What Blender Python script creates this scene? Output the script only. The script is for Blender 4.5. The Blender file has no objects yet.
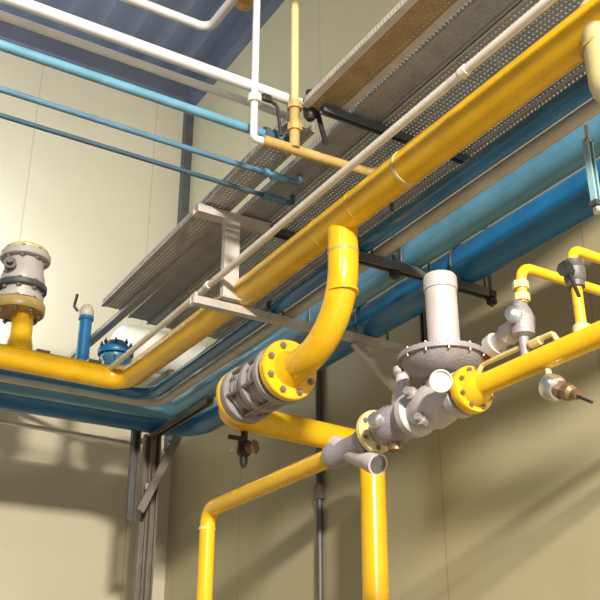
import bpy, bmesh, math, random
from mathutils import Vector, Matrix, noise
random.seed(4)
PI = math.pi
S = 2.0            # one layout unit = height of the pipe rack above the lens = 2 m
EYE = 1.6
COL = bpy.context.scene.collection
sc = bpy.context.scene

def V(x, y, z): return Vector((x*S, y*S, EYE + z*S))

# ------------------------------------------------------------------ camera
f_px, pitch, yaw = 973.5, 0.4284, 1.0309
H = Vector((math.cos(yaw), math.sin(yaw), 0)); RT = Vector((math.sin(yaw), -math.cos(yaw), 0))
FW = H*math.cos(pitch) + Vector((0, 0, 1))*math.sin(pitch); UP = Vector((0, 0, 1))*math.cos(pitch) - H*math.sin(pitch)
cam = bpy.data.cameras.new('camera'); cam.sensor_width = 36; cam.lens = f_px/600*36
cam.clip_start = .05; cam.clip_end = 100
camo = bpy.data.objects.new('camera', cam); COL.objects.link(camo)
m = Matrix((RT, UP, -FW)).transposed().to_4x4(); m.translation = V(0, 0, 0); camo.matrix_world = m
sc.camera = camo

# ------------------------------------------------------------------ light
world = bpy.data.worlds.new('world'); sc.world = world; world.use_nodes = True
bg = world.node_tree.nodes['Background']; bg.inputs[0].default_value = (.72, .82, 1.0, 1); bg.inputs[1].default_value = .17
def area(name, loc, target, size, power, color, size_y=None, spread=None):
    l = bpy.data.lights.new(name, 'AREA'); l.energy = power; l.color = color; l.size = size
    if size_y: l.shape = 'RECTANGLE'; l.size_y = size_y
    if spread: l.spread = spread
    o = bpy.data.objects.new(name, l); COL.objects.link(o); o.location = loc
    o.rotation_euler = (target-loc).to_track_quat('-Z', 'Y').to_euler(); return o
area('hall_lamp', V(-.8, -3.2, 1.95), V(-.6, -2.8, .95), .9, 3900, (1.0, .91, .74))
area('rack_batten', V(.40, 3.49, 1.29), V(.42, 3.60, 1.75), .11, 190, (.78, .90, 1.0), size_y=2.4)
area('near_fill', V(-.6, .3, 1.7), V(.5, 1.2, .2), 0.35, 36, (.88, .95, 1.0))  # unseen fill light added above the lens to brighten the pipes
sc.view_settings.view_transform = 'Standard'; sc.view_settings.look = 'None'
sc.view_settings.gamma = 1; sc.view_settings.exposure = 0.0
sc.view_settings.use_curve_mapping = False

# ------------------------------------------------------------------ materials
def mat(name, color, rough=.45, metal=0, var=.12, scale=6, bump=0, color2=None, coat=0, spots=None):
    mt = bpy.data.materials.new(name); mt.use_nodes = True; nt = mt.node_tree; N = nt.nodes; L = nt.links
    b = N['Principled BSDF']; b.inputs['Roughness'].default_value = rough; b.inputs['Metallic'].default_value = metal
    b.inputs['Coat Weight'].default_value = coat
    tc = N.new('ShaderNodeTexCoord'); nz = N.new('ShaderNodeTexNoise'); nz.inputs['Scale'].default_value = scale
    nz.inputs['Detail'].default_value = 6; nz.inputs['Roughness'].default_value = .65
    L.new(tc.outputs['Object'], nz.inputs['Vector'])
    rp = N.new('ShaderNodeValToRGB'); rp.color_ramp.elements[0].position = .3; rp.color_ramp.elements[1].position = .7
    c2 = color2 or tuple(c*(1-var*2) for c in color)
    rp.color_ramp.elements[0].color = (*c2, 1); rp.color_ramp.elements[1].color = (*color, 1)
    L.new(nz.outputs['Fac'], rp.inputs['Fac']); L.new(rp.outputs['Color'], b.inputs['Base Color'])
    mr = N.new('ShaderNodeMapRange'); mr.inputs['To Min'].default_value = max(rough-.1, .05); mr.inputs['To Max'].default_value = min(rough+.12, 1)
    L.new(nz.outputs['Fac'], mr.inputs['Value']); L.new(mr.outputs['Result'], b.inputs['Roughness'])
    if bump:
        n2 = N.new('ShaderNodeTexNoise'); n2.inputs['Scale'].default_value = scale*12; n2.inputs['Detail'].default_value = 4
        L.new(tc.outputs['Object'], n2.inputs['Vector'])
        bp = N.new('ShaderNodeBump'); bp.inputs['Strength'].default_value = bump; bp.inputs['Distance'].default_value = .01
        L.new(n2.outputs['Fac'], bp.inputs['Height']); L.new(bp.outputs['Normal'], b.inputs['Normal'])
    return mt

def wall_mat(name, color, axis, rough=.42):
    """sandwich panel: fine horizontal ribs, a vertical joint every metre, faint blotches"""
    mt = mat(name, color, rough, 0, .04, .9)
    nt = mt.node_tree; N = nt.nodes; L = nt.links; b = N['Principled BSDF']
    tc = N.new('ShaderNodeTexCoord'); sp = N.new('ShaderNodeSeparateXYZ'); L.new(tc.outputs['Object'], sp.inputs[0])
    def saw(out, period, width):
        a = N.new('ShaderNodeMath'); a.operation = 'DIVIDE'; a.inputs[1].default_value = period; L.new(out, a.inputs[0])
        fr = N.new('ShaderNodeMath'); fr.operation = 'FRACT'; L.new(a.outputs[0], fr.inputs[0])
        lt = N.new('ShaderNodeMath'); lt.operation = 'LESS_THAN'; lt.inputs[1].default_value = width/period; L.new(fr.outputs[0], lt.inputs[0])
        return lt.outputs[0]
    h = saw(sp.outputs[2], .10, .010); v = saw(sp.outputs[axis], 1.15, .012)
    mx = N.new('ShaderNodeMath'); mx.operation = 'MAXIMUM'; L.new(h, mx.inputs[0]); L.new(v, mx.inputs[1])
    bp = N.new('ShaderNodeBump'); bp.inputs['Strength'].default_value = .25; bp.inputs['Distance'].default_value = .004; bp.invert = True
    L.new(mx.outputs[0], bp.inputs['Height']); L.new(bp.outputs['Normal'], b.inputs['Normal'])
    src = b.inputs['Base Color'].links[0].from_socket
    mm = N.new('ShaderNodeMix'); mm.data_type = 'RGBA'; mm.inputs[7].default_value = (*[c*.62 for c in color], 1)
    sc2 = N.new('ShaderNodeMath'); sc2.operation = 'MULTIPLY'; sc2.inputs[1].default_value = .6; L.new(v, sc2.inputs[0])
    L.new(sc2.outputs[0], mm.inputs[0]); L.new(src, mm.inputs[6]); L.new(mm.outputs[2], b.inputs['Base Color'])
    return mt

M = {
 'yellow': mat('yellow_paint', (.82, .48, .012), .25, var=.10, scale=5, coat=.25),
 'straw':  mat('straw_yellow_paint', (.66, .56, .28), .35, var=.10, scale=8),
 'ochre':  mat('ochre_paint', (.52, .36, .13), .40, var=.16, scale=9),
 'navy':   mat('navy_paint', (.02, .17, .46), .22, var=.2, scale=5, coat=.3),
 'light_blue': mat('light_blue_paint', (.10, .29, .47), .34, var=.16, scale=2.5, coat=.2),
 'blue':   mat('blue_paint', (.015, .17, .42), .34, var=.18, scale=2.5, coat=.2),
 'teal':   mat('teal_paint', (.13, .33, .50), .35, var=.14, scale=8),
 'pale_teal': mat('pale_teal_paint', (.30, .52, .60), .4, var=.12, scale=8),
 'petrol': mat('petrol_paint', (.10, .22, .36), .38, var=.14, scale=8),
 'dark_petrol': mat('dark_petrol_paint', (.05, .11, .18), .4, var=.14, scale=8),
 'white':  mat('white_paint', (.66, .66, .73), .35, var=.07, scale=7),
 'white_gloss': mat('white_jacket', (.85, .86, .86), .3, var=.04, scale=4),
 'cream':  mat('cream_plastic', (.76, .70, .64), .45, var=.10, scale=7),
 'grey_pipe': mat('grey_pipe_paint', (.52, .49, .45), .42, var=.12, scale=5),
 'galv':   mat('galvanised_steel', (.60, .56, .54), .42, .3, var=.14, scale=9, bump=.1),
 'tray':   mat('tray_steel', (.50, .49, .51), .45, .45, var=.16, scale=8, bump=.1),
 'tray_brown': mat('brown_tray_steel', (.42, .31, .18), .55, .15, var=.2, scale=7, bump=.1),
 'strut': mat('pale_grey_strut_paint', (.60, .56, .55), .5, .1, var=.12, scale=9),
 'dark_steel': mat('dark_steel', (.13, .13, .14), .5, .4, var=.2, scale=9, bump=.1),
 'post_steel': mat('post_steel', (.20, .18, .16), .5, .3, var=.2, scale=9, bump=.1),
 'iron':   mat('black_iron', (.035, .032, .035), .45, .3, var=.2, scale=12),
 'valve':  mat('valve_grey_paint', (.33, .30, .34), .42, .15, var=.16, scale=14, bump=.35),
 'act':    mat('actuator_grey_paint', (.50, .46, .48), .45, .05, var=.10, scale=9, bump=.1),
 'chrome': mat('bright_metal', (.75, .76, .78), .25, .9, var=.08, scale=12),
 'brass':  mat('brown_brass', (.26, .16, .10), .4, .5, var=.2, scale=14),
 'bolt':   mat('bolt_steel', (.30, .26, .22), .45, .6, var=.2, scale=20),
 'red':    mat('dark_red_plastic', (.30, .03, .02), .45, var=.1, scale=12),
 'slate':  mat('slate_blue_sheet', (.10, .115, .16), .6, .1, var=.14, scale=1.3),
 'floor':  mat('concrete', (.20, .175, .13), .6, 0, var=.1, scale=1.5),
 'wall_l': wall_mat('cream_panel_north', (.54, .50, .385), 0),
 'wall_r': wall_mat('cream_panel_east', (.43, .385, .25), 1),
}

# ------------------------------------------------------------------ mesh helpers (points in metres, world frame)
def frame(d):
    d = d.normalized(); a = Vector((0, 0, 1)) if abs(d.z) < .9 else Vector((1, 0, 0))
    u = a.cross(d).normalized(); return u, d.cross(u).normalized(), d
def rings(bm, pts, radii, dirs, seg, cap=True):
    u, v, d = frame(dirs[0]); R = []
    for p, r, t in zip(pts, radii, dirs):
        t = t.normalized(); u = (u - t*u.dot(t)).normalized(); v = t.cross(u)
        R.append([bm.verts.new(p + (u*math.cos(2*PI*k/seg) + v*math.sin(2*PI*k/seg))*r) for k in range(seg)])
    for a, b in zip(R, R[1:]):
        for k in range(seg):
            fc = bm.faces.new((a[k], a[(k+1) % seg], b[(k+1) % seg], b[k])); fc.smooth = True
    if cap: bm.faces.new(R[0][::-1]); bm.faces.new(R[-1])
def tube(bm, pts, r, bend=None, seg=24):
    """pipe along a polyline with long-radius elbows at its corners"""
    bend = bend or r*3; P = [Vector(p) for p in pts]; c = [P[0]]; D = [(P[1]-P[0]).normalized()]
    for i in range(1, len(P)-1):
        a = (P[i]-P[i-1]).normalized(); b = (P[i+1]-P[i]).normalized(); ang = a.angle(b)
        if ang < .02: c.append(P[i]); D.append((a+b).normalized()); continue
        t = bend*math.tan(ang/2); s = P[i]-a*t; n = (b-a*b.dot(a)).normalized(); ctr = s+n*bend
        k = max(4, int(ang/.16))
        for j in range(k+1):
            q = ang*j/k; c.append(ctr - n*bend*math.cos(q) + a*bend*math.sin(q)); D.append(a*math.cos(q)+n*math.sin(q))
    c.append(P[-1]); D.append((P[-1]-P[-2]).normalized())
    rings(bm, c, [r]*len(c), D, seg)
def lathe(bm, o, axis, prof, seg=28):
    """prof: list of (distance along axis, radius)"""
    axis = Vector(axis).normalized(); o = Vector(o)
    rings(bm, [o+axis*a for a, r in prof], [max(r, .0004) for a, r in prof], [axis]*len(prof), seg)
    # keep sharp steps crisp
    for e in bm.edges:
        if len(e.link_faces) == 2 and e.link_faces[0].normal.length == 0: pass
def box(bm, c, sx, sy, sz, rot=None):
    mtx = Matrix.Translation(Vector(c)) @ (rot.to_4x4() if rot else Matrix()) @ Matrix.Diagonal((sx, sy, sz, 1))
    bmesh.ops.create_cube(bm, size=1, matrix=mtx)
def bar(bm, a, b, w, h, up=Vector((0, 0, 1))):
    a = Vector(a); b = Vector(b); d = (b-a); L = d.length; d.normalize(); s = d.cross(up).normalized(); u = s.cross(d)
    box(bm, (a+b)/2, L, w, h, Matrix((d, s, u)).transposed())
def channel(bm, a, b, w, h, open_dir, t=.004, lip=.25):
    """slotted strut: C profile swept from a to b, mouth towards open_dir"""
    a = Vector(a); b = Vector(b); d = (b-a).normalized(); o = (Vector(open_dir)-d*Vector(open_dir).dot(d)).normalized(); s = d.cross(o)
    prof = [(w/2-w*lip, h/2), (w/2, h/2), (w/2, -h/2), (-w/2, -h/2), (-w/2, h/2), (-w/2+w*lip, h/2)]
    inn = [(w/2-w*lip, h/2-t), (w/2-t, h/2-t), (w/2-t, -h/2+t), (-w/2+t, -h/2+t), (-w/2+t, h/2-t), (-w/2+w*lip, h/2-t)]
    rows = []
    for p in (a, b): rows.append(([bm.verts.new(p+s*x+o*y) for x, y in prof], [bm.verts.new(p+s*x+o*y) for x, y in inn]))
    (A, B), (Cc, Dd) = rows
    for k in range(5):
        bm.faces.new((A[k], A[k+1], Cc[k+1], Cc[k])); bm.faces.new((B[k+1], B[k], Dd[k], Dd[k+1]))
        bm.faces.new((A[k+1], A[k], B[k], B[k+1])); bm.faces.new((Cc[k], Cc[k+1], Dd[k+1], Dd[k]))
    bm.faces.new((A[0], Cc[0], Dd[0], B[0])); bm.faces.new((Cc[5], A[5], B[5], Dd[5]))
def hexnut(bm, o, axis, r, h):
    axis = Vector(axis).normalized(); rings(bm, [o-axis*h/2, o+axis*h/2], [r, r], [axis, axis], 6)
    for fc in bm.faces: fc.smooth = False
def perf(bm, o, eu, ev, nu, nv, hole=.30, sides=6):
    """plate of nu x nv cells with a round hole in each; eu, ev = one cell"""
    o = Vector(o); grid = {}
    def g(i, j):
        if (i, j) not in grid: grid[(i, j)] = bm.verts.new(o+eu*i+ev*j)
        return grid[(i, j)]
    for i in range(nu):
        for j in range(nv):
            c = o+eu*(i+.5)+ev*(j+.5); cs = [g(i, j), g(i+1, j), g(i+1, j+1), g(i, j+1)]
            hs = [bm.verts.new(c+(eu*math.cos(PI*(-.75+.5*k))+ev*math.sin(PI*(-.75+.5*k)))*hole*1.1) for k in range(4)]
            for k in range(4): bm.faces.new((cs[k], cs[(k+1) % 4], hs[(k+1) % 4], hs[k]))

ORG = {}
def build(name, bm, material, parent=None, sharp=35, mods=None):
    bmesh.ops.recalc_face_normals(bm, faces=bm.faces)
    lo = [min(v.co[i] for v in bm.verts) for i in range(3)]; hi = [max(v.co[i] for v in bm.verts) for i in range(3)]
    c = Vector([(a+b)/2 for a, b in zip(lo, hi)])
    for v in bm.verts: v.co -= c
    me = bpy.data.meshes.new(name); bm.to_mesh(me); bm.free(); me.materials.append(material)
    me.set_sharp_from_angle(angle=math.radians(sharp))
    o = bpy.data.objects.new(name, me); COL.objects.link(o)
    ORG[o] = c; o.location = c
    if parent: o.parent = parent; o.location = c - ORG[parent]
    if mods: mods(o)
    return o
def tag(o, label, cat, group=None, kind=None):
    o['label'] = label; o['category'] = cat
    if group: o['group'] = group
    if kind: o['kind'] = kind
    return o
def thing(name, loc, label, cat, group=None):
    o = bpy.data.objects.new(name, None); COL.objects.link(o); o.empty_display_size = .05
    o.location = loc; ORG[o] = Vector(loc); return tag(o, label, cat, group)
def B(): return bmesh.new()
def solid(t):
    def fn(o):
        md = o.modifiers.new('thickness', 'SOLIDIFY'); md.thickness = t; md.offset = 0
    return fn
def bevel(w):
    def fn(o):
        md = o.modifiers.new('bevel', 'BEVEL'); md.width = w; md.segments = 2; md.limit_method = 'ANGLE'
    return fn
def struct(name, bm, material, parent=None):
    o = build(name, bm, material, parent)
    if not parent: o['kind'] = 'structure'
    return o
def copy_part(src, parent, loc):
    c = src.copy(); COL.objects.link(c); c.parent = parent; c.location = Vector(loc)-ORG[parent]; ORG[c] = Vector(loc); return c
def flange(parent, o, axis, R, t, r_in, mtl, n=8, bolt_r=None, bolt_len=None, neck=None, name='flange', bolts=True, phase=0):
    """raised disc with its own bolts as sub-parts"""
    axis = Vector(axis).normalized(); o = Vector(o); bm = B()
    pr = [(-t/2, r_in), (-t/2, R*.97), (-t/2+t*.12, R), (t/2-t*.12, R), (t/2, R*.97), (t/2, r_in)]
    if neck: pr.append((t/2+neck, r_in*.98))
    lathe(bm, o, axis, pr, 32); fo = build(name, bm, mtl, parent)
    if bolts:
        u, v, d = frame(axis); br = bolt_r or R*.10; bl = bolt_len or t*1.9; first = None
        for k in range(n):
            a = 2*PI*(k+.5)/n+phase; p = o+(u*math.cos(a)+v*math.sin(a))*R*.80
            if first is None:
                bm = B(); lathe(bm, p, axis, [(-bl/2, br*.6), (bl/2, br*.6)], 8)
                for s in (-1, 1): rings(bm, [p+axis*(s*bl*.36-br*.45), p+axis*(s*bl*.36+br*.45)], [br*1.1]*2, [axis]*2, 6)
                first = build('bolt', bm, M['bolt'] if mtl != M['blue'] else M['navy'], fo)
            else: copy_part(first, fo, p)
    return fo
def ring(parent, o, axis, r, w, mtl, name='weld_ring'):
    bm = B(); lathe(bm, o, axis, [(-w/2, r*.9), (-w/2, r*.99), (-w/4, r), (w/4, r), (w/2, r*.99), (w/2, r*.9)], 32); return build(name, bm, mtl, parent)
def clamp(parent, c, r, zlow, mtl=None, name='u_bolt', axis='y'):
    """U bolt over a pipe lying along axis, legs down to zlow"""
    bm = B(); q = Vector((1, 0, 0)) if axis == 'y' else Vector((0, 1, 0)); pts = [c-q*(r+.006)+Vector((0, 0, zlow-c.z))]
    for k in range(11):
        a = PI-PI*k/10; pts.append(c+q*math.cos(a)*(r+.006)+Vector((0, 0, 1))*math.sin(a)*(r+.006))
    pts.append(c+q*(r+.006)+Vector((0, 0, zlow-c.z)))
    tube(bm, pts, .006, .002, 8); return build(name, bm, mtl or M['dark_steel'], parent)

X = Vector((1, 0, 0)); Y = Vector((0, 1, 0)); Z = Vector((0, 0, 1))
WX, WY, ZC, ZF = 1.62, 3.77, 3.02, -.8        # right wall, left wall, ceiling, floor (layout units)

# ------------------------------------------------------------------ the room
def slab(name, a, b, mtl):
    bm = B(); a = V(*a); b = V(*b); box(bm, (a+b)/2, abs(b.x-a.x), abs(b.y-a.y), abs(b.z-a.z)); return struct(name, bm, mtl)
slab('wall_left', (-4.5, WY, ZF), (WX, WY+.08, ZC), M['wall_l'])
slab('wall_right', (WX, -4.5, ZF), (WX+.08, WY+.08, ZC), M['wall_r'])
slab('floor', (-4.5, -4.5, ZF-.08), (WX+.08, WY+.08, ZF), M['floor'])
bm = B()                                      # trapezoidal roof sheet, ribs along Y
x = -4.5; prof = []
while x < WX: prof += [(x, 0), (x+.07, 0), (x+.085, .007), (x+.135, .007), (x+.15, 0)]; x += .15
prof = [p for p in prof if p[0] <= WX+.08]
rows = [[bm.verts.new(V(px, yy, ZC+pz)) for px, pz in prof] for yy in (-4.5, WY+.08)]
top = [[bm.verts.new(V(px, yy, ZC+.06)) for px, pz in prof] for yy in (-4.5, WY+.08)]
for k in range(len(prof)-1):
    if (rows[0][k+1].co-rows[0][k].co).length < 1e-5: continue
    bm.faces.new((rows[0][k], rows[0][k+1], rows[1][k+1], rows[1][k])); bm.faces.new((top[0][k+1], top[0][k], top[1][k], top[1][k+1]))
struct('ceiling', bm, M['slate'])
slab('trim_1', (WX-.04, WY-.04, 1.14), (WX, WY, ZC), M['dark_steel'])            # corner post
slab('trim_2', (-4.5, WY-.06, ZC-.10), (WX-.045, WY, ZC), M['slate'])            # eaves beam over the left wall
slab('trim_3', (WX-.05, -4.5, ZC-.12), (WX, WY-.06, ZC), M['slate'])             # eaves beam over the right wall

# ------------------------------------------------------------------ big pipes on the rack
def turn(x, z, r, yo, bend, y0=.35, x0=-.6):
    bm = B(); tube(bm, [V(x, y0, z), V(x, yo, z), V(x0, yo, z)], r*S, bend*S, 40); return bm
def yl(x): return 2.70+(x-1.02)*1.04
rm = .0365; rbr = .033
gm = thing('gas_main', V(1.03, 1.54, 1.042), 'long thick yellow gas main turning the corner, uppermost and outermost pipe of the rack', 'pipe')
bm = B(); tube(bm, [V(1.03, .35, 1.036), V(1.025, 1.2, 1.036), V(1.025, 1.9, 1.036), V(1.008, 2.745, 1.036), V(.8, 2.74, 1.036), V(-.6, 2.715, 1.036)], rm*S, .07*S, 40)
build('main_run', bm, M['yellow'], gm)
bm = B(); tube(bm, [V(1.03, 1.54, 1.036), V(1.03, 1.54, .762), V(1.03, 1.765, .762)], rbr*S, .165*S, 40); build('branch_elbow', bm, M['yellow'], gm)
ring(gm, V(1.03, 1.54, .955), Z, rbr*S*1.035, .012, M['ochre']); ring(gm, V(1.03, 1.543, .865), Z, rbr*S*1.02, .010, M['yellow'])
ring(gm, V(1.025, 1.30, 1.036), Y, rm*S*1.05, .016, M['straw'], 'collar'); ring(gm, V(1.025, 1.47, 1.036), Y, rm*S*1.02, .010, M['yellow'])
ring(gm, V(1.025, 1.61, 1.036), Y, rm*S*1.02, .010, M['yellow'])
flange(gm, V(1.03, 1.770, .762), Y, .070*S, .022*S, rbr*S, M['yellow'], 8, neck=None)
bm = B(); lathe(bm, V(1.03, 1.730, .762), Y, [(0, rbr*S*1.0), (.03*S, rbr*S*1.3)]); build('weld_neck', bm, M['yellow'], gm)
for xx in (.735, .895):
    bm = B(); box(bm, V(xx, 2.722, 1.068), .08, .03, .018); build('name_plate', bm, M['brass'], gm)
# left-hand riser stub
bm = B(); lathe(bm, V(.67, 2.75, 1.06), Z, [(0, 0.0430*S), (.03*S, 0.0378*S), (.055*S, 0.0327*S), (.13*S, 0.0327*S)], 32); build('riser_stub', bm, M['yellow'], gm)
flange(gm, V(.655, 2.75, 1.20), Z, .077*S, .032*S, .035*S, M['ochre'], 8)

cv = thing('check_valve', V(.66, 2.75, 1.22), 'stacked silver grey flanged valve standing on the yellow main at the left edge', 'valve')
bm = B(); lathe(bm, V(.655, 2.75, 1.222), Z, [(0, 0.0430*S), (0, 0.0671*S), (.018*S, 0.0688*S), (.02*S, 0.0559*S), (.05*S, 0.0602*S), (.075*S, 0.0671*S), (.10*S, 0.0602*S), (.135*S, 0.0568*S), (.14*S, 0.0430*S)], 36); build('body', bm, M['act'], cv)
flange(cv, V(.655, 2.75, 1.268), Z, .076*S, .018*S, .05*S, M['dark_steel'], 8, name='lower_flange')
flange(cv, V(.655, 2.75, 1.372), Z, .076*S, .022*S, .045*S, M['act'], 8, name='upper_flange')
bm = B(); lathe(bm, V(.655, 2.75, 1.384), Z, [(0, 0.0430*S), (0, 0.0654*S), (.012*S, 0.0671*S), (.018*S, 0.0602*S), (.018*S, .01)], 32); build('top_cap', bm, M['straw'], cv)
bm = B(); lathe(bm, V(.60, 2.70, 1.315), Vector((-.3, -1, 0)), [(0, 0.0189*S), (.02*S, 0.0189*S), (.02*S, 0.0103*S), (.04*S, 0.0103*S)], 16); build('side_plug', bm, M['dark_steel'], cv)

rb, rg, rp, rd = .0195, .0145, .037, .049
XN, XG, XP, XD = 1.118, 1.166, 1.262, 1.419
tag(build('navy_pipe', turn(XN, 1+rb, rb, yl(XN), .075), M['navy']), 'slim glossy dark blue pipe running just behind the yellow main', 'pipe')
tag(build('grey_pipe', turn(XG, 1+rg, rg, yl(XG), .05), M['grey_pipe']), 'slim dull grey pipe between the dark blue and the pale blue pipes', 'pipe')
tag(build('pale_blue_pipe', turn(XP, 1+rp, rp, yl(XP), .10), M['light_blue']), 'thick pale blue pipe in the middle of the rack', 'pipe')
tag(build('deep_blue_pipe', turn(XD, 1+rd, rd, yl(XD), .12), M['blue']), 'thickest deep blue pipe, lowest in view and nearest the right wall', 'pipe')

# yellow drop at the right edge; strong light put into its pale straw colour
dp = thing('gas_drop', V(1.0, .73, .9), 'yellow vertical gas pipe, coloured pale as if strongly lit, dropping from the main at the right edge', 'pipe')
bm = B(); tube(bm, [V(1.03, .795, 1.062), V(1.03, .795, .885), V(1.03, .40, .885)], .034*S, .040*S, 32); build('drop_elbow', bm, M['straw'], dp)
ring(dp, V(1.03, .80, .985), Z, .0355*S, .012, M['ochre'])

# ------------------------------------------------------------------ coupling between branch and lower elbow
ex = thing('expansion_joint', V(1.03, 1.87, .762), 'grey ribbed flanged expansion joint bolted to the yellow branch elbow', 'valve')
bm = B(); pr = [(.80+.0, .045)]
pr = [(0, .045*S)]; yy = 0
for k in range(7): pr += [(yy, .052*S), (yy+.008*S, .058*S), (yy+.014*S, .058*S)]; yy += .0215*S
pr += [(yy, .052*S)]; lathe(bm, V(1.03, 1.80, .762), Y, pr, 36); build('bellows', bm, M['valve'], ex)
flange(ex, V(1.03, 1.803, .762), Y, .070*S, .018*S, .05*S, M['valve'], 8, bolts=False, name='near_flange')
flange(ex, V(1.03, 1.88, .762), Y, .066*S, .018*S, .05*S, M['valve'], 8, name='middle_flange', bolt_len=.05*S)
flange(ex, V(1.03, 1.962, .762), Y, .070*S, .022*S, .05*S, M['valve'], 8, name='far_flange', bolt_len=.07*S)
for k in range(6):
    a = 2*PI*k/6+.3; c = V(1.03, 1.88, .762)+(X*math.cos(a)+Z*math.sin(a))*.062*S
    bm = B(); lathe(bm, c-Y*.09*S, Y, [(0, .005*S), (.18*S, .005*S)], 8); build('tie_rod', bm, M['bolt'], ex)

gd = thing('gas_downcomer', V(1.49, 2.1, ZF), 'thick yellow elbow pipe leaving the expansion joint and dropping vertically down the right wall', 'pipe')
bm = B(); tube(bm, [V(1.03, 1.985, .762), V(1.03, 2.085, .748), V(1.482, 2.095, .735), V(1.476, 2.10, ZF)], .0345*S, .058*S, 40); build('pipe_run', bm, M['yellow'], gd)
flange(gd, V(1.03, 1.985, .762), Y, .070*S, .016*S, rm*S, M['yellow'], 8, bolts=False)
ring(gd, V(1.477, 2.10, -.45), Z, rm*S*1.03, .012, M['ochre'])

dv = thing('drain_valve', V(1.085, 2.05, .68), 'small black drain tap hanging beneath the thick yellow elbow pipe', 'valve')
bm = B(); lathe(bm, V(1.09, 2.09, .705), -Z, [(-.02*S, .009*S), (.018*S, .009*S), (.018*S, .016*S), (.05*S, .018*S), (.058*S, .010*S), (.075*S, .010*S), (.085*S, .004*S)], 16); build('body', bm, M['iron'], dv)
bm = B(); lathe(bm, V(1.09, 2.07, .665), Vector((.5, -1, 0)), [(0, .014*S), (.018*S, .014*S), (.022*S, .02*S), (.026*S, .014*S)], 6); build('bonnet', bm, M['brass'], dv)
bm = B(); bar(bm, V(1.09, 2.075, .688), V(1.045, 2.09, .693), .012, .02); build('handle', bm, M['iron'], dv)

# ------------------------------------------------------------------ rack steelwork
SW = .021
br = thing('pipe_bracket', V(1.2, 1.99, .98), 'pale grey steel bracket arm with upright strut across the far end of the pipe rack', 'bracket')
bm = B(); channel(bm, V(.884, 1.99, .988), V(WX, 1.99, .988), .022*S, .020*S, Z); build('lower_arm', bm, M['galv'], br)
bm = B(); channel(bm, V(.880, 1.985, 1.238), V(1.09, 1.985, 1.238), .032*S, .022*S, Z); build('upper_arm', bm, M['strut'], br)
bm = B(); channel(bm, V(1.09, 1.99, 1.240), V(WX, 1.99, 1.240), .022*S, .018*S, -Z); build('upper_arm_extension', bm, M['dark_steel'], br)
for xx in (.978,):
    bm = B(); channel(bm, V(xx, 1.975, 1.002), V(xx, 1.975, 1.232), .042*S, .018*S, Y); build('upright', bm, M['strut'], br)
bm = B(); box(bm, V(.978, 1.972, 1.004), .11, .05, .008); build('foot_plate', bm, M['galv'], br)
bm = B(); bar(bm, V(1.36, 1.99, .975), V(1.60, 2.0, .79), .018*S, .018*S); build('diagonal_brace', bm, M['tray'], br)
bm = B(); channel(bm, V(WX-.014, 1.99, .78), V(WX-.014, 1.99, 1.14), .024*S, .022*S, -X); build('wall_channel', bm, M['dark_steel'], br)
for xx, r in ((XN, rb), (XP, rp), (XD, rd)): clamp(br, V(xx, 1.99, 1+r), r*S, EYE+.985*S)
bm = B(); box(bm, V(.889, 1.99, .99), .012, .06, .06); build('end_plate', bm, M['galv'], br)
bm = B(); box(bm, V(.889, 1.99, 1.242), .012, .07, .06); build('end_plate', bm, M['galv'], br)

tr = thing('trapeze_hanger', V(1.3, 1.59, .98), 'dark steel hanger bar with protruding bolt end below the blue pipes near the actuator', 'bracket')
bm = B(); channel(bm, V(1.085, 1.588, .986), V(1.475, 1.588, .986), .021*S, .022*S, -Z); build('cross_bar', bm, M['dark_steel'], tr)
for xx in (1.202, 1.488):
    bm = B(); lathe(bm, V(min(xx, 1.495), 1.588, .955), Z, [(0, .005*S), (.30*S, .005*S)], 8); build('threaded_rod', bm, M['dark_steel'], tr)
    bm = B(); hexnut(bm, V(min(xx, 1.495), 1.588, .968), Z, .013*S, .012*S); build('nut', bm, M['iron'], tr)
bm = B(); box(bm, V(1.484, 1.588, .984), .04, .05, .03); build('end_lug', bm, M['iron'], tr)
for xx, r in ((XN, rb), (XP, rp), (XD, rd)): clamp(tr, V(xx, 1.588, 1+r), r*S, EYE+.985*S)

hg = thing('drop_hanger', V(1.19, .99, .985), 'pale teal vertical strut with bolted end in front of the blue pipes at right', 'bracket')
bm = B(); channel(bm, V(1.185, .985, .845), V(1.185, .985, .975), .014*S, .012*S, -Y); build('strut', bm, M['pale_teal'], hg)
bm = B(); lathe(bm, V(1.187, .985, .968), Z, [(0, .010*S), (.010*S, .010*S), (.010*S, .004*S), (.040*S, .004*S)], 8); build('hook_bolt', bm, M['chrome'], hg)
bm = B(); box(bm, V(1.20, .985, .845), .10, .03, .02); build('shoe', bm, M['dark_steel'], hg)
for q in (1.185, 1.205):
    bm = B(); hexnut(bm, V(q, .985, .833), Z, .008*S, .010*S); build('nut', bm, M['chrome'], hg)

po = thing('corner_post', V(1.27, 3.10, ZF), 'dark steel double channel post with bracket carrying the pipes at the room corner', 'post')
for s in (0, 1):
    bm = B(); channel(bm, V(1.238+s*.034, 3.10, ZF), V(1.238+s*.034, 3.10, .985), .026*S, .022*S, -Y); build('channel', bm, M['post_steel'], po)
bm = B(); box(bm, V(1.255, 3.10, ZF+.005), .2, .2, .02); build('base_plate', bm, M['dark_steel'], po)
bm = B(); channel(bm, V(1.178, 3.06, .675), V(1.178, 3.06, .985), .030*S, .022*S, -Y); build('hanging_channel', bm, M['dark_steel'], po)
bm = B(); bar(bm, V(1.195, 3.02, .70), V(1.30, 2.98, .96), .026*S, .014*S, Y); build('diagonal_brace', bm, M['post_steel'], po)
bm = B(); channel(bm, V(1.262, 2.66, .988), V(1.262, 3.20, .988), .026*S, .020*S, -Z); build('cross_arm', bm, M['post_steel'], po)
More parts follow.
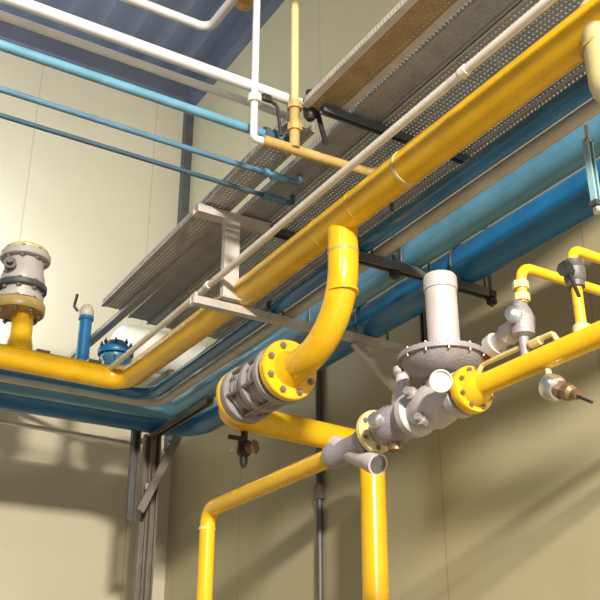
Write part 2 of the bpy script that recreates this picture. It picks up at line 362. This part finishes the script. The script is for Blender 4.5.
bm = B(); lathe(bm, V(1.30, 3.06, .955), Vector((1, -1, 0)), [(0, .01*S), (.02*S, .01*S), (.02*S, .016*S), (.035*S, .016*S)], 12); build('clamp_bolt', bm, M['chrome'], po)
bm = B(); box(bm, V(1.245, 3.08, .80), .05, .02, .04); build('clip', bm, M['galv'], po)

ra = tag(build('edge_rail', (lambda b: (bar(b, V(-.6, 3.04, .955), V(1.22, 3.165, .965), .02*S, .010*S), b)[1])(B()), M['galv']), 'thin grey steel rail under the blue pipes along the left wall', 'rail')

# ------------------------------------------------------------------ cable trays
def cable_tray(x0, x1, y0, y1, z, hrail, mtl, rail_m, label, pitch, hole=.3, lip=.010):
    t = thing('cable_tray', V((x0+x1)/2, (y0+y1)/2, z), label, 'cable tray')
    w = (x1-x0)*S; L = (y1-y0)*S; nu = max(2, round(w/pitch)); nv = round(L/pitch)
    bm = B(); perf(bm, V(x0, y0, z), X*(w/nu), Y*(L/nv), nu, nv, hole); build('perforated_floor', bm, mtl, t, mods=solid(.003))
    nh = 2 if hrail > .03 else 1
    for xx in (x0, x1):
        bm = B(); perf(bm, V(xx, y0, z), Z*(hrail*S/nh), Y*(L/nv), nh, nv, .26)
        build('side_rail', bm, rail_m, t, mods=solid(.004))
        bm = B(); bar(bm, V(xx, y0, z-.001), V(xx, y1, z-.001), .0*S+lip*S, .008); build('rail_lip', bm, rail_m, t)
    return t
cable_tray(.905, .985, .55, 1.49, 1.258, .022, M['tray_brown'], M['strut'], 'narrow cable tray with brown floor and broad bright rails at the top', .022, .16, lip=.018)
cable_tray(.905, .970, 1.56, 2.72, 1.258, .022, M['tray'], M['tray'], 'narrow dark perforated tray running down behind the bracket towards the left wall', .022, .30)
cable_tray(1.010, 1.075, .55, 2.76, 1.258, .022, M['tray'], M['tray'], 'slim plain grey tray between the brown floored tray and the wide perforated tray', .022, .10)
wt = cable_tray(1.082, 1.325, .55, 2.78, 1.258, .030, M['tray'], M['strut'], 'wide grey perforated cable tray directly above the yellow main', .022, .30)
bm = B(); perf(bm, V(1.335, .55, 1.234), Z*.030*S, Y*(2.23*S/200), 1, 200, .30); build('slotted_edge', bm, M['strut'], wt, mods=solid(.004))
bm = B(); channel(bm, V(.93, 1.46, 1.241), V(1.38, 1.46, 1.241), .018*S, .016*S, -Z)
tag(build('tray_support', bm, M['slate']), 'dark blue grey strut under the cable trays just beyond the ochre crosspiece', 'bracket')
bm = B(); bar(bm, V(.990, 2.02, 1.250), V(.925, WY, 1.215), .026*S, .014*S)
tag(build('cable_duct', bm, M['tray']), 'narrow grey duct under the left cable tray running on to the left wall', 'duct')
ct = thing('conduit', V(.95, 1.7, 1.05), 'long straight cream conduit lying in front of the yellow main', 'conduit')
bm = B(); tube(bm, [V(.94, .35, 1.052), V(.94, 1.47, 1.052), V(.945, 2.80, 1.052)], .0085*S, seg=16); build('tube', bm, M['cream'], ct)
for yy in (1.02, 2.02):
    ring(ct, V(.94, yy, 1.052), Y, .0105*S, .03, M['cream'], 'coupling')

# ------------------------------------------------------------------ pipes entering from the left above the rack
def top_pipe(y, z, r, mtl, x1, label, name, fit=None, fitm=None, x0=-.6):
    t = thing(name, V(.4, y, z), label, 'pipe')
    bm = B(); tube(bm, [V(x0, y-.005, z), V(x1, y, z), V(x1, y, 1.252)] if fit else [V(x0, y-.005, z), V(x1, y, z)], r*S, r*1.5*S, seg=20); build('pipe_run', bm, mtl, t)
    if fit:
        bm = B(); o = V(fit, y, z); lathe(bm, o, X, [(0, r*S), (0, r*1.7*S), (.012*S, r*1.7*S), (.012*S, r*1.2*S), (.022*S, r*1.2*S), (.022*S, r*1.7*S), (.034*S, r*1.7*S), (.034*S, r*1.2*S), (.05*S, r*1.5*S), (.062*S, r*1.5*S), (.062*S, r)], 14)
        build('union', bm, fitm, t)
    return t
ZP = 1.228; ZW = 1.318
k = ZP/1.257
top_pipe(1.487*ZW/1.257, ZW, .0125, M['white'], .955, 'thickest white pipe crossing the top left, uppermost of the five parallel pipes', 'white_pipe')
top_pipe(1.540*ZW/1.257, ZW, .0090, M['white'], .955, 'thinner white pipe just under the thickest white pipe at top left', 'white_pipe')
top_pipe(1.628*k, ZP, .0105, M['teal'], .945, 'bright teal pipe, third of the five parallel pipes at top left', 'teal_pipe', .858, M['dark_petrol'])
top_pipe(1.770*k, ZP, .0068, M['petrol'], 1.035, 'slim mid blue pipe below the teal pipe at upper left', 'petrol_pipe', .935, M['teal'])
top_pipe(1.864*k, ZP, .0058, M['dark_petrol'], 1.07, 'slim darkest blue pipe, lowest of the five parallel pipes', 'dark_pipe', .985, M['petrol'])

# instrument drops
t = thing('white_riser', V(.813, 1.55, 1.175), 'thin white vertical pipe crossing in front of the white pipes at top', 'pipe')
bm = B(); tube(bm, [V(.815, 1.55, ZC), V(.813, 1.55, 1.177), V(.835, 1.545, 1.175)], .0085*S, .012*S, 16); build('tube', bm, M['white'], t)
bm = B(); lathe(bm, V(.8135, 1.55, 1.27), Z, [(0, .010*S), (0, .016*S), (.018*S, .016*S), (.018*S, .010*S)], 12); build('coupling', bm, M['cream'], t)
bm = B(); tube(bm, [V(.835, 1.54, 1.285), V(.865, 1.54, 1.275), V(.875, 1.54, 1.20)], .004*S, .012*S, 10); build('black_hose', bm, M['iron'], t)
bm = B(); box(bm, V(.838, 1.54, 1.285), .045, .02, .035); build('hose_clamp', bm, M['iron'], t, mods=bevel(.006))
t = thing('straw_riser', V(.903, 1.53, 1.175), 'thin pale yellow vertical pipe standing on an ochre crosspiece over the yellow main', 'pipe')
bm = B(); tube(bm, [V(.905, 1.53, ZC), V(.903, 1.53, 1.27)], .0095*S, seg=18); build('upper_tube', bm, M['straw'], t)
bm = B(); tube(bm, [V(.903, 1.53, 1.28), V(.903, 1.53, 1.172)], .0115*S, .022*S, 18); build('lower_tube', bm, M['ochre'], t)
for zz in (1.272, 1.215): 
    bm = B(); lathe(bm, V(.903, 1.53, zz), Z, [(0, .0115*S), (0, .017*S), (.018*S, .017*S), (.018*S, .0115*S)], 8); build('union', bm, M['ochre'], t)
bm = B(); tube(bm, [V(.832, 1.54, 1.174), V(1.115, 1.53, 1.172), V(1.115, 1.30, 1.172), V(1.08, 1.30, 1.07)], .0115*S, .03*S, 16); build('header', bm, M['ochre'], t)
t = thing('black_valve', V(.93, 1.50, 1.28), 'small black valve with drooping lever beside the pale yellow vertical pipe', 'valve')
bm = B(); lathe(bm, V(.925, 1.50, 1.235), Z, [(0, .008*S), (.01*S, .015*S), (.05*S, .017*S), (.06*S, .010*S), (.075*S, .010*S)], 12); build('body', bm, M['iron'], t)
bm = B(); bar(bm, V(.932, 1.49, 1.27), V(.965, 1.50, 1.185), .022, .010, Y); build('lever', bm, M['iron'], t)
t = tag(build('bent_white_pipe', (lambda b: (tube(b, [V(-.3, 1.745, 1.6), V(.785, 1.745, 1.6), V(.80, 1.0, 1.6)], .0115*S, .03*S, 18), b)[1])(B()), M['white']), 'white pipe with an angled bend at the very top', 'pipe')
t = thing('ochre_fitting', V(.79, 1.62, 1.62), 'orange pipe fitting cut by the top edge beside the white vertical pipe', 'fitting')
bm = B(); tube(bm, [V(.815, 1.63, 1.612), V(.815, 1.1, 1.612)], .022*S, seg=20); build('pipe_run', bm, M['ochre'], t)
ring(t, V(.815, 1.62, 1.612), Y, .028*S, .04, M['ochre'], 'collar')

# ------------------------------------------------------------------ blue valves behind the left run
t = thing('blue_gate_valve', V(.93, 2.95, 1.05), 'upright blue valve with round pale cap behind the yellow main at left', 'valve')
c = V(.925, 2.94, 1.02)
bm = B(); lathe(bm, c, Z, [(0, .030*S), (.10*S, .030*S), (.10*S, .036*S), (.125*S, .036*S), (.125*S, .024*S), (.14*S, .022*S), (.27*S, .021*S), (.275*S, .026*S), (.285*S, .026*S), (.285*S, .02*S)], 24); build('body', bm, M['blue'], t)
bm = B(); lathe(bm, c+Z*.285*S, Z, [(0, .020*S), (.005*S, .024*S), (.02*S, .025*S), (.035*S, .020*S), (.045*S, .010*S)], 20); build('cap', bm, M['grey_pipe'], t)
bm = B(); tube(bm, [c+Z*.30*S-X*.03*S, c+Z*.315*S-X*.045*S, c+Z*.36*S-X*.038*S], .005*S, .006*S, 8); build('hook', bm, M['iron'], t)
t = thing('blue_blind_flange', V(1.03, 2.95, 1.05), 'blue round flanged cap with upright bolts next to the blue upright valve', 'valve')
c = V(1.035, 2.93, 1.05)
bm = B(); lathe(bm, c, Z, [(0, .04*S), (.10*S, .04*S), (.12*S, .052*S), (.13*S, .052*S)], 28); build('neck', bm, M['light_blue'], t)
flange(t, c+Z*.145*S, Z, .060*S, .022*S, .035*S, M['blue'], 8, bolt_len=.075*S)
bm = B(); lathe(bm, c+Z*.155*S, Z, [(0, .05*S), (.012*S, .042*S), (.03*S, .028*S), (.036*S, .004)], 28); build('dome', bm, M['light_blue'], t)
bm = B(); lathe(bm, c-X*.035*S-Y*.045*S-Z*.02*S, Z, [(0, .008*S), (.09*S, .008*S)], 10); build('level_glass', bm, M['white'], t)

t = thing('white_vessel', V(1.3, 3.40, 1.38), 'white round-ended insulated vessel lying behind the blue valves in the corner', 'vessel')
c = V(1.165, 3.36, 1.41); R = .085*S
bm = B(); lathe(bm, c, X, [(R*(1-math.cos(a*PI/16))*.7, R*math.sin(a*PI/16)) for a in range(0, 9)]+[(.36*S, R)], 32); build('shell', bm, M['white_gloss'], t)
ring(t, V(1.30, 3.36, 1.41), X, R*1.02, .03, M['white_gloss'], 'band')
bm = B(); bar(bm, V(1.40, 3.30, 1.315), V(1.40, WY, 1.315), .05, .04); build('support', bm, M['dark_steel'], t)
# ------------------------------------------------------------------ the small gas train
G = .515
p = thing('gas_feed_pipe', V(1.0, 2.1, ZF), 'thin yellow pipe rising vertically then bending right into the grey strainer', 'pipe')
bm = B(); tube(bm, [V(1.0, 2.105, ZF), V(1.0, 2.092, G-.008), V(1.0, 1.50, G-.008)], .0185*S, .035*S, 24); build('pipe_run', bm, M['yellow'], p)
ring(p, V(1.0, 2.095, .462), Z, .0205*S, .014, M['straw'])
p = thing('strainer', V(1.0, 1.48, G), 'grey angled strainer with open round leg at the end of the thin yellow pipe', 'strainer')
bm = B(); lathe(bm, V(1.0, 1.545, G-.008), -Y, [(0, .02*S), (0, .026*S), (.02*S, .027*S), (.03*S, .022*S), (.09*S, .024*S), (.11*S, .028*S), (.13*S, .028*S)], 20); build('body', bm, M['valve'], p)
d = Vector((0, -.115, -.055)); d = (V(1.0, 1.400, .462)-V(1.0, 1.52, .522)).normalized()
bm = B(); lathe(bm, V(1.0, 1.535, .527), d, [(0, .019*S), (.130*S, .019*S), (.130*S, .0205*S), (.155*S, .0205*S)], 20); build('leg', bm, M['act'], p)
bm = B(); lathe(bm, V(1.0, 1.535, .527)+d*.155*S, d, [(-.004, .016*S), (.004, .016*S)], 20); build('leg_cap', bm, M['dark_steel'], p)

p = thing('ball_valve', V(1.0, 1.36, G), 'round grey valve with yellow front flange left of the actuator body', 'valve')
flange(p, V(1.0, 1.400, G+.004), Y, .040*S, .012*S, .02*S, M['straw'], 6)
bm = B(); lathe(bm, V(1.0, 1.392, G+.002), -Y, [(0, .02*S), (.01*S, .026*S), (.03*S, .036*S), (.05*S, .038*S), (.07*S, .034*S), (.088*S, .024*S)], 28); build('body', bm, M['valve'], p)
bm = B(); lathe(bm, V(.968, 1.345, G+.004), Vector((-1, -.35, -.05)), [(0, .016*S), (.012*S, .015*S), (.014*S, .010*S), (.022*S, .009*S)], 16); build('stem_boss', bm, M['chrome'], p)
bm = B(); lathe(bm, V(1.0, 1.34, G-.028), -Z, [(0, .014*S), (.018*S, .014*S), (.022*S, .008*S)], 12); build('bottom_plug', bm, M['brass'], p)
ring(p, V(1.0, 1.298, G+.003), Y, .034*S, .014*S, M['valve'], 'rear_flange')

p = thing('pressure_regulator', V(1.0, 1.2, G), 'grey gas regulator with wide diaphragm disc and tall pale spring cylinder', 'regulator')
bm = B(); lathe(bm, V(1.0, 1.288, G+.004), -Y, [(0, .022*S), (0, .040*S), (.014*S, .040*S), (.016*S, .028*S), (.035*S, .034*S), (.06*S, .040*S), (.085*S, .036*S), (.105*S, .028*S), (.120*S, .028*S), (.122*S, .038*S), (.138*S, .038*S), (.138*S, .02*S)], 28); build('body', bm, M['act'], p)
bm = B(); lathe(bm, V(1.0, 1.205, G+.02), Z, [(0, .03*S), (.025*S, .026*S), (.045*S, .024*S), (.055*S, .034*S)], 24); build('bonnet', bm, M['valve'], p)
bm = B(); lathe(bm, V(1.0, 1.20, .576), Z, [(-.016*S, .03*S), (-.010*S, .050*S), (.006*S, .066*S), (.014*S, .070*S), (.014*S, .076*S), (.023*S, .076*S), (.023*S, .070*S), (.032*S, .052*S), (.038*S, .032*S)], 48); dd = build('diaphragm_case', bm, M['valve'], p)
for q in range(12):
    a = 2*PI*q/12; c0 = V(1.0, 1.20, .594)+(X*math.cos(a)+Y*math.sin(a))*.0728*S
    if q == 0: bm = B(); lathe(bm, c0-Z*.009*S, Z, [(0, .0018*S), (.017*S, .0018*S)], 6); hexnut(bm, c0+Z*.0*S, Z, .0028*S, .013*S); b0 = build('bolt', bm, M['bolt'], dd)
    else: copy_part(b0, dd, c0)
bm = B(); lathe(bm, V(1.0, 1.192, .606), Z, [(0, .034*S), (.006*S, .034*S), (.008*S, .0275*S), (.112*S, .0275*S), (.113*S, .0295*S), (.136*S, .0295*S), (.141*S, .027*S), (.144*S, .01*S)], 32); build('spring_cylinder', bm, M['act'], p)
bm = B(); lathe(bm, V(1.0, 1.313, .535), Z, [(0, .020*S), (.012*S, .022*S), (.030*S, .020*S), (.034*S, .013*S), (.065*S, .012*S), (.07*S, .016*S), (.08*S, .016*S)], 18); build('sensing_column', bm, M['act'], p)
bm = B(); tube(bm, [V(1.0, 1.313, .60), V(1.0, 1.313, .612), V(1.0, 1.26, .612)], .009*S, .008*S, 12); build('sensing_arm', bm, M['act'], p)
bm = B(); lathe(bm, V(.955, 1.150, .530), Vector((-1, -1, -.35)), [(-.03*S, .006*S), (.004*S, .007*S), (.006*S, .016*S), (.010*S, .0185*S), (.018*S, .0185*S), (.019*S, .0165*S), (.015*S, .015*S), (.015*S, .001)], 24); build('dial', bm, M['cream'], p)
for q, (yy, zz, rr) in enumerate(((1.25, .540, .012), (1.225, .488, .011))):
    bm = B(); lathe(bm, V(.975, yy, zz), Vector((-1, -.3, .2)), [(0, rr*S), (.012*S, rr*S), (.014*S, rr*.7*S), (.022*S, rr*.6*S)], 10); build('port_plug', bm, M['valve'], p)

p = thing('gas_supply_pipe', V(1.0, 1.1, G), 'thick yellow pipe with round flange running right from the grey regulator', 'pipe')
flange(p, V(1.0, 1.132, G+.004), Y, .039*S, .018*S, .018*S, M['yellow'], 8)
bm = B(); lathe(bm, V(1.0, 1.128, G+.004), -Y, [(0, .030*S), (.015*S, .028*S), (.025*S, .0195*S), (.03*S, .0175*S), (.85*S, .0170*S)], 28); build('pipe_run', bm, M['yellow'], p)
bm = B(); tube(bm, [V(1.0, 1.11, G+.03), V(1.0, 1.10, G+.038), V(1.0, .945, G+.036), V(1.0, .935, G+.018)], .0042*S, .008*S, 10); build('sense_line', bm, M['straw'], p)
bm = B(); lathe(bm, V(1.0, .99, G+.034), -Y, [(0, .004), (.0, .007*S), (.02*S, .007*S), (.02*S, .004)], 8); build('fitting', bm, M['straw'], p)

p = thing('relief_valve', V(1.0, 1.02, .54), 'small silver grey relief valve with slanted outlet below the left small yellow elbow', 'valve')
bm = B(); lathe(bm, V(1.0, 1.005, .535), Z, [(0, .007*S), (.03*S, .008*S), (.034*S, .018*S), (.06*S, .021*S), (.075*S, .016*S), (.085*S, .011*S), (.09*S, .013*S)], 16); build('body', bm, M['valve'], p)
bm = B(); lathe(bm, V(1.0, 1.01, .588), (V(1.0, 1.085, .572)-V(1.0, 1.01, .588)), [(0, .015*S), (.03*S, .018*S), (.035*S, .014*S), (.055*S, .014*S), (.055*S, .019*S), (.07*S, .019*S), (.074*S, .006*S)], 16); build('outlet', bm, M['act'], p)
bm = B(); lathe(bm, V(.982, 1.00, .595), Vector((-1, -.6, .1)), [(0, .013*S), (.012*S, .013*S), (.014*S, .006*S)], 12); build('cap_screw', bm, M['chrome'], p)
bm = B(); lathe(bm, V(1.0, 1.075, .566), Vector((0, 1, -.3)), [(0, .005*S), (.02*S, .005*S)], 10); build('red_tip', bm, M['red'], p)
p = thing('relief_vent_pipe', V(1.0, 1.0, .62), 'small yellow pipe bending from the relief valve towards the right wall', 'pipe')
bm = B(); tube(bm, [V(1.0, 1.0, .622), V(1.0, .995, .682), V(WX, .995, .682)], .0085*S, .02*S, 16); build('tube', bm, M['yellow'], p)
for zz in (.624, .645): bm = B(); lathe(bm, V(1.0, 1.0, zz), Z, [(0, .0085*S), (0, .013*S), (.012*S, .013*S), (.012*S, .0085*S)], 8); build('union', bm, M['straw'], p)
p = thing('riser_valve', V(1.0, .889, .53), 'thin yellow riser on the thick yellow pipe topped by a dark lever valve', 'valve')
bm = B(); tube(bm, [V(1.0, .889, .525), V(1.0, .889, .665), V(WX, .889, .665)], .0080*S, .016*S, 16); build('tube', bm, M['yellow'], p)
bm = B(); lathe(bm, V(1.0, .889, .530), Z, [(0, .014*S), (.012*S, .013*S), (.016*S, .008*S)], 14); build('socket', bm, M['straw'], p)
bm = B(); lathe(bm, V(1.0, .889, .603), Z, [(0, .009*S), (0, .013*S), (.008*S, .013*S), (.012*S, .016*S), (.028*S, .017*S), (.034*S, .013*S), (.043*S, .013*S)], 12); build('valve_body', bm, M['dark_steel'], p)
bm = B(); lathe(bm, V(.985, .885, .622), Vector((-1, -.4, 0)), [(0, .009*S), (.012*S, .009*S), (.013*S, .012*S), (.018*S, .012*S)], 8); build('stem', bm, M['iron'], p)
bm = B(); bar(bm, V(.970, .878, .632), V(.980, .868, .575), .011, .006, Y); build('lever', bm, M['iron'], p)
p = thing('pressure_transmitter', V(1.0, .94, .47), 'silver and brown pressure gauge hanging beneath the thick yellow pipe', 'gauge')
bm = B(); lathe(bm, V(1.0, .962, .505), -Z, [(0, .005*S), (.032*S, .005*S)], 12); build('nipple', bm, M['straw'], p)
d = V(1.0, .885, .43)-V(1.0, .965, .475); o0 = V(1.0, .968, .477)
bm = B(); lathe(bm, o0, d, [(0, .006*S), (.002*S, .017*S), (.005*S, .0195*S), (.020*S, .0195*S), (.025*S, .016*S), (.027*S, .01*S)], 28); build('dial_case', bm, M['chrome'], p)
bm = B(); lathe(bm, o0+d.normalized()*.025*S, d, [(0, .012*S), (.006*S, .0145*S), (.012*S, .011*S), (.016*S, .013*S), (.026*S, .012*S), (.030*S, .007*S), (.040*S, .007*S)], 8); build('brass_body', bm, M['brass'], p)
bm = B(); bar(bm, V(1.0, .925, .452), V(1.0, .888, .428), .010, .008); build('lever', bm, M['iron'], p)

# ------------------------------------------------------------------ on the right wall
p = thing('wall_conduit', V(1.6, 2.57, .2), 'thin dark vertical conduit with clips on the right wall behind the downcomer', 'conduit')
bm = B(); lathe(bm, V(WX-.012, 2.565, ZF), Z, [(0, .0105*S), (1.98*S, .0105*S)], 14); build('tube', bm, M['dark_steel'], p)
for zz in (.72, .1):
    bm = B(); box(bm, V(WX-.010, 2.565, zz), .05, .065, .09); build('clip', bm, M['post_steel'], p)
